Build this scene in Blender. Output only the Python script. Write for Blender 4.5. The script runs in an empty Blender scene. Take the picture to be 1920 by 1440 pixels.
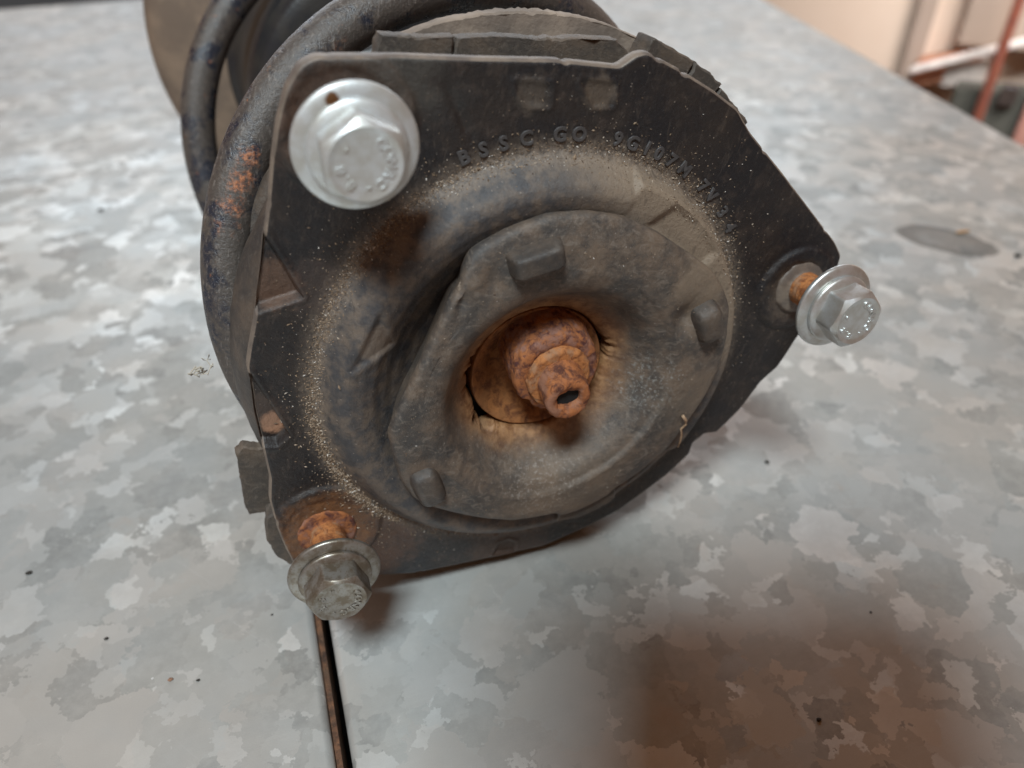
import bpy, bmesh, math, random
from mathutils import Vector, Matrix, noise as mnoise
random.seed(7)
MM = 0.001
scene = bpy.context.scene
C = scene.collection
R = math.radians

# ---------------------------------------------------------------- camera
cam_d = bpy.data.cameras.new("camera")
cam = bpy.data.objects.new("camera", cam_d); C.objects.link(cam)
cam_d.sensor_width = 36.0
cam_d.lens = 27.04
cam_d.clip_start = 0.005; cam_d.clip_end = 50
RC = ((0.95027, 0.19960, -0.23905), (-0.31125, 0.58294, -0.75054), (-0.01045, 0.78762, 0.61608))
_m = Matrix(RC).transposed().transposed().to_4x4()
# rows are world axes seen from the camera: this is camera -> world
_m = Matrix(RC).to_4x4(); _m.translation = Vector((0, 0, 0.192))
cam.matrix_world = _m
cam_d.dof.use_dof = True
cam_d.dof.focus_distance = 0.182
cam_d.dof.aperture_fstop = 10.0
scene.camera = cam

# ---------------------------------------------------------------- world and lamps
w = bpy.data.worlds.new("World"); scene.world = w; w.use_nodes = True
bg = w.node_tree.nodes["Background"]
bg.inputs[0].default_value = (0.66, 0.275, 0.105, 1); bg.inputs[1].default_value = 0.28

def area(name, loc, target, sx, sy, power, col):
    d = bpy.data.lights.new(name, 'AREA'); d.shape = 'RECTANGLE'; d.size = sx; d.size_y = sy
    d.energy = power; d.color = col
    o = bpy.data.objects.new(name, d); C.objects.link(o); o.location = loc
    o.rotation_euler = (Vector(target) - Vector(loc)).to_track_quat('-Z', 'Y').to_euler()
    return o
area("window_light", (0.45, 2.05, 0.85), (0.10, 0.60, 0.0), 2.4, 0.6, 20, (0.80, 0.90, 0.98))
_wl = area("wall_fill_light", (0.95, 0.45, 0.55), (1.25, 0.95, -0.15), 0.4, 0.3, 3.5, (1.0, 0.97, 0.95))  # added fill light that brightens the cream wall, no real lamp there
_wl.data.spread = R(80)
area("ceiling_lamp", (-0.32, -0.56, 1.60), (0.05, 0.15, 0.05), 0.42, 0.32, 38, (0.81, 0.93, 0.98))
scene.view_settings.view_transform = 'Standard'
scene.view_settings.look = 'None'
scene.view_settings.exposure = 0.0
scene.view_settings.gamma = 1.0

# ---------------------------------------------------------------- object helpers
def tag(o, label=None, cat=None, group=None, kind=None):
    if label: o['label'] = label
    if cat: o['category'] = cat
    if group: o['group'] = group
    if kind: o['kind'] = kind
    return o
def empty(name, loc, label, cat, group=None):
    o = bpy.data.objects.new(name, None); C.objects.link(o); o.location = loc
    o.empty_display_size = 0.01
    return tag(o, label, cat, group)
def mesh(name, verts, faces, mat, parent=None, smooth=True, scale=MM, sharp=None):
    me = bpy.data.meshes.new(name)
    me.from_pydata([(v[0]*scale, v[1]*scale, v[2]*scale) for v in verts], [], faces)
    me.materials.append(mat)
    bm = bmesh.new(); bm.from_mesh(me)
    bmesh.ops.recalc_face_normals(bm, faces=bm.faces) if sharp != 'keep' else None
    bm.to_mesh(me); bm.free()
    if smooth:
        me.polygons.foreach_set('use_smooth', [True]*len(me.polygons))
        if isinstance(sharp, (int, float)):
            me.set_sharp_from_angle(angle=R(sharp))
    o = bpy.data.objects.new(name, me); C.objects.link(o)
    if parent: o.parent = parent
    return o
def grid_faces(nr, nc, wrap=True, off=0):
    f = []
    for i in range(nr-1):
        for j in range(nc if wrap else nc-1):
            k = (j+1) % nc
            f.append((off+i*nc+j, off+i*nc+k, off+(i+1)*nc+k, off+(i+1)*nc+j))
    return f
def lathe(prof, n=96, disp=None, cx=0, cy=0, capb=False, capt=False, z0=0):
    vs = []
    for (r, h) in prof:
        for j in range(n):
            a = 2*math.pi*j/n
            rr, hh = (r, h) if disp is None else disp(r, h, a)
            ox, oy = (cx, cy) if not callable(cx) else cx(hh)
            vs.append((ox+rr*math.cos(a), oy+rr*math.sin(a), hh+z0))
    fs = grid_faces(len(prof), n)
    if capb: fs.append(tuple(range(n-1, -1, -1)))
    if capt: fs.append(tuple((len(prof)-1)*n + j for j in range(n)))
    return vs, fs
def smooth_profile(pts, k=4):
    out = []
    n = len(pts)
    for i in range(n-1):
        p0 = pts[max(i-1, 0)]; p1 = pts[i]; p2 = pts[i+1]; p3 = pts[min(i+2, n-1)]
        for s in range(k):
            t = s/k
            q = []
            for c in range(2):
                q.append(0.5*((2*p1[c]) + (-p0[c]+p2[c])*t + (2*p0[c]-5*p1[c]+4*p2[c]-p3[c])*t*t + (-p0[c]+3*p1[c]-3*p2[c]+p3[c])*t**3))
            out.append(tuple(q))
    out.append(pts[-1]); return out
def sm(a, b, x):
    t = min(1, max(0, (x-a)/(b-a))); return t*t*(3-2*t)
def nz(x, y, z=0.0, s=1.0):
    return mnoise.noise(Vector((x*s, y*s, z*s)))
def fbm(x, y, z, s, o=3):
    v = 0; a = 1; t = 0
    for i in range(o):
        v += a*nz(x, y, z+i*7.3, s); t += a; a *= .5; s *= 2.1
    return v/t
def radial_outline(pts, n):
    """distance from the centre to a closed outline, for n directions"""
    out = []
    m = len(pts)
    for j in range(n):
        a = 2*math.pi*j/n; dx, dy = math.cos(a), math.sin(a); best = 0
        for i in range(m):
            x1, y1 = pts[i]; x2, y2 = pts[(i+1) % m]
            ex, ey = x2-x1, y2-y1
            den = dx*ey-dy*ex
            if abs(den) < 1e-9: continue
            t = (x1*ey-y1*ex)/den; u = (x1*dy-y1*dx)/den
            if t > 0 and -1e-6 <= u <= 1+1e-6: best = max(best, t)
        out.append(best)
    return out
def blur(v, k):
    n = len(v)
    for _ in range(k):
        v = [(v[i-1]+2*v[i]+v[(i+1) % n])/4 for i in range(n)]
    return v

# ---------------------------------------------------------------- material helpers
class NM:
    def __init__(s, name):
        s.m = bpy.data.materials.new(name); s.m.use_nodes = True
        s.t = s.m.node_tree; s.n = s.t.nodes; s.l = s.t.links
        s.b = s.n['Principled BSDF']
        tc = s.n.new('ShaderNodeTexCoord'); s.obj = tc.outputs['Object']
        mp = s.n.new('ShaderNodeVectorMath'); mp.operation = 'SCALE'; mp.inputs[3].default_value = 1000.0
        s.l.new(s.obj, mp.inputs[0]); s.mm = mp.outputs[0]     # millimetres
    def link(s, a, b): s.l.new(a, b)
    def setv(s, sock, v):
        if isinstance(v, bpy.types.NodeSocket): s.l.new(v, sock)
        else:
            if isinstance(v, (int, float)) and sock.type == 'RGBA': v = (v, v, v)
            if isinstance(v, (tuple, list)) and len(v) == 3 and sock.type == 'RGBA': v = (*v, 1)
            sock.default_value = v
    def noise(s, scale, detail=4, rough=.55, vec=None, dist=0.0):
        x = s.n.new('ShaderNodeTexNoise'); s.l.new(vec or s.mm, x.inputs['Vector'])
        x.inputs['Scale'].default_value = scale; x.inputs['Detail'].default_value = detail
        x.inputs['Roughness'].default_value = rough; x.inputs['Distortion'].default_value = dist
        return x.outputs['Fac'], x.outputs['Color']
    def vor(s, scale, vec=None, feat='F1', rnd=1.0):
        x = s.n.new('ShaderNodeTexVoronoi'); x.feature = feat; s.l.new(vec or s.mm, x.inputs['Vector'])
        x.inputs['Scale'].default_value = scale; x.inputs['Randomness'].default_value = rnd
        return x
    def ramp(s, fac, stops, interp='LINEAR'):
        x = s.n.new('ShaderNodeValToRGB'); x.color_ramp.interpolation = interp
        e = x.color_ramp.elements
        while len(e) < len(stops): e.new(0.5)
        for i, (p, c) in enumerate(stops):
            e[i].position = p
            if isinstance(c, (int, float)): c = (c, c, c)
            e[i].color = (*c, 1)
        s.l.new(fac, x.inputs[0]); return x.outputs[0]
    def mix(s, f, a, b, blend='MIX'):
        x = s.n.new('ShaderNodeMix'); x.data_type = 'RGBA'; x.blend_type = blend
        s.setv(x.inputs[0], f); s.setv(x.inputs[6], a); s.setv(x.inputs[7], b)
        return x.outputs[2]
    def math(s, op, a, b=0.0, c=0.0, clamp=False):
        x = s.n.new('ShaderNodeMath'); x.operation = op; x.use_clamp = clamp
        s.setv(x.inputs[0], a); s.setv(x.inputs[1], b); s.setv(x.inputs[2], c); return x.outputs[0]
    def vmath(s, op, a, b=None, scale=None):
        x = s.n.new('ShaderNodeVectorMath'); x.operation = op
        s.setv(x.inputs[0], a)
        if b is not None: s.setv(x.inputs[1], b)
        if scale is not None: s.setv(x.inputs[3], scale)
        return x.outputs['Value'] if op in ('LENGTH', 'DISTANCE', 'DOT_PRODUCT') else x.outputs[0]
    def sep(s, v):
        x = s.n.new('ShaderNodeSeparateXYZ'); s.l.new(v, x.inputs[0]); return x.outputs
    def comb(s, a, b, c):
        x = s.n.new('ShaderNodeCombineXYZ'); s.setv(x.inputs[0], a); s.setv(x.inputs[1], b); s.setv(x.inputs[2], c); return x.outputs[0]
    def range(s, v, a, b, c=0.0, d=1.0, smooth=True):
        x = s.n.new('ShaderNodeMapRange'); x.interpolation_type = 'SMOOTHSTEP' if smooth else 'LINEAR'
        s.setv(x.inputs[0], v); x.inputs[1].default_value = a; x.inputs[2].default_value = b
        x.inputs[3].default_value = c; x.inputs[4].default_value = d; return x.outputs[0]
    def radius(s, cx=0.0, cy=0.0, wob=0.0, wsc=0.2):
        v = s.vmath('SUBTRACT', s.mm, (cx, cy, 0))
        o = s.sep(v); r = s.vmath('LENGTH', s.comb(o[0], o[1], 0.0))
        if wob:
            f, _ = s.noise(wsc, 3); r = s.math('ADD', r, s.math('MULTIPLY', s.math('SUBTRACT', f, .5), wob*2))
        return r
    def spot(s, p, r, soft=.5, wob=.6, wsc=.5):
        d = s.vmath('DISTANCE', s.mm, p)
        f, _ = s.noise(wsc, 4, .65); d = s.math('ADD', d, s.math('MULTIPLY', s.math('SUBTRACT', f, .5), r*wob*2))
        return s.range(d, r*(1-soft), r*(1+soft*.4), 1, 0)
    def bump(s, h, strength=.5, dist=.0003, normal=None):
        x = s.n.new('ShaderNodeBump'); x.inputs['Strength'].default_value = strength; x.inputs['Distance'].default_value = dist
        s.l.new(h, x.inputs['Height'])
        if normal is not None: s.l.new(normal, x.inputs['Normal'])
        return x.outputs[0]
    def out(s, col=None, rough=None, metal=None, normal=None, spec=None):
        if col is not None: s.setv(s.b.inputs['Base Color'], col)
        if rough is not None: s.setv(s.b.inputs['Roughness'], rough)
        if metal is not None: s.setv(s.b.inputs['Metallic'], metal)
        if normal is not None: s.l.new(normal, s.b.inputs['Normal'])
        if spec is not None: s.setv(s.b.inputs['Specular IOR Level'], spec)
        return s.m

def mat_galvanised():
    s = NM('galvanised_sheet')
    f1, c1 = s.noise(.09, 5, .6)
    warp = s.vmath('SCALE', s.vmath('SUBTRACT', c1, (.5, .5, .5)), scale=20.0)
    f2, c2 = s.noise(.42, 3, .6)
    warp2 = s.vmath('SCALE', s.vmath('SUBTRACT', c2, (.5, .5, .5)), scale=3.0)
    p = s.vmath('ADD', s.vmath('ADD', s.mm, warp), warp2)
    va = s.vor(.062, p); vb = s.vor(.115, s.vmath('ADD', p, (31, 17, 5)))
    ca = s.sep(va.outputs['Color']); cb = s.sep(vb.outputs['Color'])
    # coarse grains, with finer grains only in some of them
    pick = s.range(ca[2], .45, .5)
    v = s.mix(pick, ca[0], cb[0])
    vtilt = s.mix(pick, va.outputs['Color'], vb.outputs['Color'])
    flare = s.ramp(cb[1], [(0, 0), (.90, 0), (.93, 1), (1, 1)])
    val = s.ramp(v, [(0, (.22, .22, .215)), (.3, (.345, .345, .335)), (.6, (.44, .44, .43)), (.85, (.57, .57, .565)), (1, (.72, .72, .72))])
    val = s.mix(s.math('MULTIPLY', flare, .65), val, (.85, .86, .86))
    # some areas show the grains only faintly; a grain is never quite even
    fade, _ = s.noise(.022, 4, .6, vec=s.vmath('ADD', s.mm, (77, 12, 0)))
    val = s.mix(s.range(fade, .36, .64, .58, .12), val, (.43, .43, .425))
    feat, _ = s.noise(.30, 5, .7)
    val = s.mix(s.math('MULTIPLY', s.range(feat, .35, .7), .38), val, (.48, .48, .47))
    # worn haze and smudges, large and soft
    big, _ = s.noise(.012, 4, .6)
    sm_, _ = s.noise(.05, 5, .65)
    val = s.mix(s.math('MULTIPLY', s.range(sm_, .45, .7), .30), val, (.52, .51, .50))
    tint = s.mix(s.range(big, .38, .62), (1.035, 1.02, .965), (.955, 1.0, 1.0))
    tint = s.mix(s.range(ca[1], .3, .7), tint, s.mix(1.0, tint, (1.03, 1.0, .985), 'MULTIPLY'))
    val = s.mix(1.0, val, tint, 'MULTIPLY')
    # faint rusty smudges
    ru, _ = s.noise(.035, 5, .7, vec=s.vmath('ADD', s.mm, (400, 90, 0)))
    val = s.mix(s.math('MULTIPLY', s.range(ru, .62, .74), .25), val, (.42, .27, .17))
    # dried ring of oil on the far right
    q = s.vmath('SUBTRACT', s.mm, (328.5, 277, 0)); qo = s.sep(q)
    a = s.math('ADD', s.math('MULTIPLY', qo[0], .62), s.math('MULTIPLY', qo[1], -.78))
    b = s.math('ADD', s.math('MULTIPLY', qo[0], .78), s.math('MULTIPLY', qo[1], .62))
    d = s.vmath('LENGTH', s.comb(s.math('DIVIDE', a, 26.0), s.math('DIVIDE', b, 15.0), 0.0))
    d = s.math('ADD', d, s.math('MULTIPLY', s.math('SUBTRACT', f1, .5), .5))
    stain = s.range(d, .9, 1.0, 1, 0)
    core = s.range(d, .45, .8, .78, 1)
    st = s.math('MULTIPLY', stain, core)
    val = s.mix(s.math('MULTIPLY', st, .9), val, (.12, .13, .125))
    # fine speckle + scratches
    gr, _ = s.noise(3.0, 2, .6)
    val = s.mix(.10, val, s.ramp(gr, [(0, .2), (1, .9)]))
    sc = s.vmath('MULTIPLY', s.mm, (.03, .9, 1)); scr, _ = s.noise(1.0, 3, .6, vec=sc)
    rr = s.n.new('ShaderNodeVectorRotate'); rr.inputs['Angle'].default_value = .9; s.l.new(s.mm, rr.inputs['Vector'])
    sc2, _ = s.noise(1.0, 2, .5, vec=s.vmath('MULTIPLY', rr.outputs[0], (.02, 1.6, 1)))
    scm = s.range(sc2, .70, .78)
    val = s.mix(s.math('MULTIPLY', scm, .32), val, (.75, .75, .75))
    geo = s.n.new('ShaderNodeNewGeometry')
    tilt = s.vmath('SCALE', s.vmath('SUBTRACT', vtilt, (.5, .5, .5)), scale=.10)
    wob_, wc = s.noise(.03, 2, .5)
    tilt2 = s.vmath('SCALE', s.vmath('SUBTRACT', wc, (.5, .5, .5)), scale=.05)
    nrm = s.vmath('NORMALIZE', s.vmath('ADD', s.vmath('ADD', geo.outputs['Normal'], tilt), tilt2))
    nrm = s.bump(gr, .12, .0002, nrm); nrm = s.bump(scr, .12, .0002, nrm)
    rough = s.math('ADD', s.math('MULTIPLY', v, -.12), .46)
    rough = s.math('ADD', rough, s.math('MULTIPLY', sm_, .12))
    rough = s.math('SUBTRACT', rough, s.math('MULTIPLY', st, .08))
    return s.out(val, rough, .42, nrm)

def mat_plate():
    s = NM('black_painted_steel')
    f, _ = s.noise(.06, 5, .6); g, _ = s.noise(.9, 5, .65); h, _ = s.noise(.25, 4, .6)
    col = s.mix(s.range(f, .38, .62), (.009, .0085, .0105), (.021, .0155, .0135))
    col = s.mix(s.math('MULTIPLY', s.range(h, .50, .74), .5), col, (.062, .045, .036))
    r = s.radius(0, 0, 2.2, .25)
    # dust bank at the foot of the dome
    dust = s.math('MULTIPLY', s.range(r, 52.8, 55.8), s.range(r, 56.5, 61.5, 1, 0))
    o = s.sep(s.mm)
    left = s.range(o[0], 30, -20)
    dust = s.math('MULTIPLY', dust, s.ramp(g, [(.35, .15), (.6, .85)]))
    
    # the dome itself: greyer, dusty towards the top right
    dome = s.range(r, 57.0, 54.5)
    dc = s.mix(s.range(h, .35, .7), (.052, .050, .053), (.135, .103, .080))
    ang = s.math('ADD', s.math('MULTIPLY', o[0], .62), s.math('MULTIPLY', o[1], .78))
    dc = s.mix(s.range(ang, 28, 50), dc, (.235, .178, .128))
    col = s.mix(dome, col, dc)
    col = s.mix(s.math('MULTIPLY', dust, .75), col, (.25, .195, .15))
    # loose specks everywhere
    sp = s.vor(.85, s.vmath('MULTIPLY', s.mm, (1, 1, .2)))
    spk = s.math('MULTIPLY', s.range(sp.outputs['Distance'], .10, .16, 1, 0), s.ramp(s.sep(sp.outputs['Color'])[0], [(.72, 0), (.78, 1)]))
    col = s.mix(s.math('MULTIPLY', spk, .6), col, (.33, .27, .22))
    # rust round the studs
    for (x, y, rad, amt, c) in ((-48.8, -51, 15.5, .85, (.22, .095, .035)), (-55.5, 55, 16.0, .5, (.15, .08, .05)), (71.5, 26, 11.5, .55, (.15, .105, .075)), (-34, -58, 15, .35, (.15, .065, .03)), (-45, -60, 22, .3, (.12, .06, .035)), (8, -66, 16, .3, (.15, .08, .045))):
        rr = s.radius(x, y, rad*.35, .3)
        m_ = s.math('MULTIPLY', s.range(rr, rad*.6, rad, 1, 0), s.ramp(g, [(.3, .45), (.65, 1.0)]))
        col = s.mix(s.math('MULTIPLY', m_, amt), col, c)
    # greenish film over the upper left corner, brown film in the middle top
    rr = s.radius(-50, 70, 12, .12)
    col = s.mix(s.math('MULTIPLY', s.range(rr, 6, 20, 1, 0), .45), col, (.11, .10, .085))
    for p, rad, a, c in (((-66, 19.5, -3), 6.5, .75, (.13, .075, .05)), ((-63.8, -17.6, -3), 3.3, .95, (.42, .23, .14)), ((-66, -14, -3), 6, .4, (.12, .08, .06)), ((-18.6, 66.2, 0), 4.0, .35, (.16, .125, .095)), ((-3.5, 68.6, 0), 4.0, .4, (.19, .14, .10)), ((-44.8, 10.5, 5), 5.0, .65, (.20, .155, .12)), ((-58, 20, 0), 7, .25, (.10, .07, .06))):
        col = s.mix(s.math('MULTIPLY', s.spot(p, rad, .35, .5, .4), a), col, c)
    # bare, dusty edge
    stk, _ = s.noise(1.0, 4, .65, vec=s.vmath('MULTIPLY', s.mm, (.7, .22, .5)), dist=1.2)
    col = s.mix(s.math('MULTIPLY', s.range(stk, .54, .72), .22), col, (.15, .115, .09))
    col = s.mix(s.math('MULTIPLY', s.range(stk, .46, .32), .3), col, (.012, .012, .014))
    bmp = s.bump(g, .55, .0005); bmp = s.bump(s.noise(5, 3)[0], .5, .0002, bmp)
    rough = s.math('ADD', .32, s.math('MULTIPLY', g, .32))
    rough = s.math('ADD', rough, s.math('MULTIPLY', dome, .08))
    return s.out(col, rough, 0.0, bmp, .5)

def mat_rubber(dusty=.5, seed=0):
    s = NM('dusty_rubber')
    v = s.vmath('ADD', s.mm, (seed, seed*2, 0))
    f, _ = s.noise(.10, 5, .65, vec=v); g, _ = s.noise(1.1, 5, .7, vec=v)
    col = s.mix(s.range(f, .35, .68), (.052, .047, .044), (.150, .108, .078))
    col = s.mix(s.math('MULTIPLY', s.range(g, .5, .75), .5*dusty+.2), col, (.20, .16, .125))
    sp = s.vor(.9, v)
    spk = s.math('MULTIPLY', s.range(sp.outputs['Distance'], .08, .15, 1, 0), s.ramp(s.sep(sp.outputs['Color'])[0], [(.78, 0), (.83, 1)]))
    col = s.mix(s.math('MULTIPLY', spk, .6), col, (.42, .38, .34))
    bmp = s.bump(g, .45, .0004); bmp = s.bump(s.noise(4, 3, vec=v)[0], .7, .00022, bmp)
    pit, _ = s.noise(.45, 3, .8, vec=v); bmp = s.bump(s.range(pit, .60, .72), .25, .0003, bmp)
    stk, _ = s.noise(1.0, 4, .6, vec=s.vmath('MULTIPLY', v, (.30, .42, .3)), dist=1.5); col = s.mix(s.math('MULTIPLY', s.range(stk, .52, .68), .45), col, (.21, .175, .145)); col = s.mix(s.math('MULTIPLY', s.range(stk, .47, .33), .4), col, (.035, .032, .032))
    return s, col, bmp, g

def mat_cup():
    s, col, bmp, g = mat_rubber(.6)
    # rust dust washed over the bowl
    r = s.radius(0, 0, 2.5, .16)
    rust = s.range(r, 26.0, 18.5)
    f, _ = s.noise(.35, 5, .65)
    rc = s.mix(s.range(f, .35, .65), (.17, .070, .024), (.36, .19, .085))
    o = s.sep(s.mm)
    col = s.mix(rust, col, rc)
    # scuffed whitish patch low in the bowl
    sc = s.spot((6, -31, 11), 12, .6, .8, .3)
    col = s.mix(s.math('MULTIPLY', s.math('MULTIPLY', sc, s.range(g, .5, .68)), .55), col, (.42, .40, .38))
    sc = s.spot((28, 2, 9), 10, .6, .8, .3)
    col = s.mix(s.math('MULTIPLY', s.math('MULTIPLY', sc, s.range(g, .5, .68)), .5), col, (.34, .36, .35))
    # tan dust near the right-hand nub and over the lower edge
    for p, rad, a in (((31, 31, 11), 9, .6), ((12, -36, 10), 22, .35), ((44, -2, 8), 12, .45)):
        col = s.mix(s.math('MULTIPLY', s.spot(p, rad, .7, .6, .3), a), col, (.22, .165, .115))
    return s.out(col, s.math('ADD', .36, s.math('MULTIPLY', g, .30)), 0.0, bmp, .55)

def mat_plain_rubber(dusty=.4, seed=3):
    s, col, bmp, g = mat_rubber(dusty, seed)
    col = s.mix(.45, col, (.030, .026, .024))
    return s.out(col, .44, 0.0, bmp, .5)

def mat_rust(name='orange_rust', c1=(.085, .028, .018), c2=(.36, .125, .042), c3=(.28, .13, .08), sc=.35):
    s = NM(name)
    f, _ = s.noise(sc, 6, .7, dist=.6); g, _ = s.noise(2.2, 5, .7); k, _ = s.noise(sc*.6, 4, .6, vec=s.vmath('ADD', s.mm, (50, 0, 9)))
    col = s.mix(s.range(f, .36, .60), c1, c2)
    col = s.mix(s.range(k, .48, .66), col, c3)
    col = s.mix(s.math('MULTIPLY', s.range(g, .56, .72), .5), col, (.50, .23, .09))
    bmp = s.bump(f, .5, .0009); bmp = s.bump(g, .6, .0003, bmp)
    return s.out(col, .72, .0, bmp, .35)

def mat_zinc(name, stain=.1, dirty=0.0, sc=.3):
    s = NM(name)
    f, _ = s.noise(sc, 5, .6); g, _ = s.noise(1.5, 4, .6)
    col = s.mix(s.range(f, .35, .65), (.66, .69, .70), (.55, .55, .52))
    col = s.mix(s.math('MULTIPLY', s.range(g, .52, .72), .5*stain+dirty*.6), col, (.33, .24, .15))
    if dirty: col = s.mix(s.math('MULTIPLY', s.range(f, .42, .66), dirty), col, (.17, .135, .10))
    rough = s.math('ADD', .30, s.math('MULTIPLY', g, .18))
    bmp = s.bump(g, .15, .0002)
    return s, col, rough, bmp

def mat_spring():
    s = NM('chipped_black_spring_paint')
    f, _ = s.noise(.10, 5, .65); g, _ = s.noise(.8, 5, .7); h, _ = s.noise(.30, 4, .6, vec=s.vmath('ADD', s.mm, (9, 40, 2)))
    col = s.mix(s.range(f, .37, .53), (.018, .023, .036), (.072, .060, .052))
    col = s.mix(s.math('MULTIPLY', s.range(g, .5, .7), .45), col, (.17, .135, .11))
    rust = s.range(h, .66, .74)
    rustf = s.math('MAXIMUM', rust, 0)
    for p, rad in (((-69.7, 36.5, -30), 2.8), ((-71.6, 31, -30), 3.0), ((-73.0, 25.5, -30), 3.0), ((-74.0, 19.5, -30), 3.4), ((-75.0, 12, -30), 3.0), ((-75.6, 5, -29), 2.4), ((-56, 47, -36), 4.0), ((-36, 69, -36), 5.0), ((-49, 62, -38), 3.0)):
        rustf = s.math('MAXIMUM', rustf, s.math('MULTIPLY', s.spot(p, rad, .7, 1.1, .45), s.range(g, .36, .56)))
    rc = s.mix(s.range(g, .4, .65), (.16, .050, .024), (.48, .19, .085))
    col = s.mix(rustf, col, rc)
    rough = s.math('ADD', s.mix(s.range(f, .40, .56), .26, .46), s.math('MULTIPLY', rustf, .3))
    scf, _ = s.noise(1.0, 4, .7, vec=s.vmath('MULTIPLY', s.mm, (1.6, .35, .8)))
    col = s.mix(s.math('MULTIPLY', s.range(scf, .56, .68), .5), col, (.24, .21, .19))
    bmp = s.bump(g, .6, .0006)
    return s.out(col, rough, 0.0, bmp, .6)

def mat_simple(name, c, rough=.6, metal=0.0, c2=None, sc=.05, bs=.2):
    s = NM(name)
    f, _ = s.noise(sc, 4, .6)
    col = s.mix(s.range(f, .35, .65), c, c2 or tuple(x*.8 for x in c))
    g, _ = s.noise(sc*8, 4)
    return s.out(col, rough, metal, s.bump(g, bs, .0005))

M_galv = mat_galvanised()
M_plate = mat_plate()
M_cup = mat_cup()
M_rubber = mat_plain_rubber()
_s, _c, _b, _g = mat_rubber(.9, 21)
_c = _s.mix(.35, _c, (.10, .078, .060)); M_tab = _s.out(_c, .6, 0.0, _b, .4)
M_rust = mat_rust()
M_rustd = mat_rust('flaking_purple_rust', (.085, .030, .026), (.36, .13, .045), (.26, .13, .095), .42)
M_rust2 = mat_rust('bright_stud_rust', (.17, .055, .02), (.44, .17, .055), (.33, .17, .09), .5)
M_floor_rust = mat_rust('ochre_rust_film', (.10, .033, .012), (.30, .12, .038), (.24, .10, .035), .30)
M_spring = mat_spring()
M_black = mat_simple('black_gap', (.006, .006, .006), .9)
M_boot = mat_simple('black_boot', (.016, .017, .02), .42, 0, (.03, .028, .026), .1)
M_tan = mat_simple('dust_caked_metal', (.30, .235, .185), .8, 0, (.17, .135, .11), .08, .5)
M_seat = mat_simple('rusty_brown_pan', (.16, .115, .085), .65, 0, (.24, .17, .12), .05, .4)
M_edge = mat_simple('worn_plate_edge', (.20, .155, .12), .55, 0, (.12, .095, .08), .15, .3)

# ---------------------------------------------------------------- the bench
bench = empty('workbench', (0, 0, 0), 'galvanised sheet metal workbench top under the rusty strut', 'workbench')
def sheet(x0, x1, y0, y1, lx, rx, name='metal_sheet', oblique=None):
    """sheet with rolled-down long edges; x in mm"""
    r = 2.2; prof = []
    n = 8
    prof.append((x0, -22))
    for i in range(n+1):
        a = math.pi - (math.pi/2)*i/n
        prof.append((x0+r+r*math.cos(a), -r+r*math.sin(a)))
    prof.append(((x0+x1)/2, 0))
    for i in range(n+1):
        a = math.pi/2 - (math.pi/2)*i/n
        prof.append((x1-r+r*math.cos(a), -r+r*math.sin(a)))
    prof.append((x1, -22))
    ys = [y0, 60, 150, 400, y1-2, y1]
    vs = []; m = len(prof)
    for k, y in enumerate(ys):
        for (x, z) in prof:
            xx = x
            if oblique and x > (x0+x1)/2:
                xx = x + oblique*(y)
            zz = z if k < len(ys)-1 else min(z, z-1.5)
            vs.append((xx, y, zz))
    vs += [(vs[(len(ys)-1)*m+i][0], y1, -22) for i in range(m)]
    fs = grid_faces(len(ys)+1, m, wrap=False)
    return mesh(name, vs, fs, M_galv, bench, True, MM, 40)
sheet(-950, -15.0, -300, 1058, 0, 0)
# the right-hand edge of the right sheet runs away obliquely
sheet(-11.0, 406.5, -300, 1058, 0, 0, oblique=.183)
def box(name, lo, hi, mat, parent=None, bev=.0, rot=None):
    bm = bmesh.new(); bmesh.ops.create_cube(bm, size=1)
    for v in bm.verts:
        v.co = Vector(((lo[i]+hi[i])/2 + v.co[i]*(hi[i]-lo[i]) for i in range(3)))
    if bev: bmesh.ops.bevel(bm, geom=bm.edges[:], offset=bev, segments=3, affect='EDGES', profile=.5)
    me = bpy.data.meshes.new(name)
    for v in bm.verts: v.co *= MM
    bm.to_mesh(me); bm.free(); me.materials.append(mat)
    o = bpy.data.objects.new(name, me); C.objects.link(o)
    if parent: o.parent = parent
    return o
M_strip = mat_rust('rust_stained_lip', (.04, .022, .015), (.16, .075, .04), (.09, .05, .03), .2)
M_under = mat_simple('dark_board', (.012, .011, .010), .9)
box('joint_lip', (-14.8, -290, -21), (-13.3, 1050, -2.6), M_strip, bench)
box('dark_gap_sheet', (-1300, 1062, -40), (700, 1420, -3), M_black, bench)  # added black sheet, stands in for the dark gap past the far edge
box('support_board', (-900, -280, -60), (400, 1040, -23), M_under, bench)

# ---------------------------------------------------------------- the strut
strut = empty('suspension_strut', (0, 0, 0), 'rusty suspension strut with coil spring and three-bolt top mount lying on the bench', 'suspension strut')
mw = Matrix(((0.966497, 0.255584, 0.023685), (0.015262, 0.034887, -0.999275), (-0.256225, 0.966157, 0.029817))).to_4x4()
mw.translation = Vector((0.0542662, 0.1488504, 0.0731824))
strut.matrix_world = mw

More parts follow.
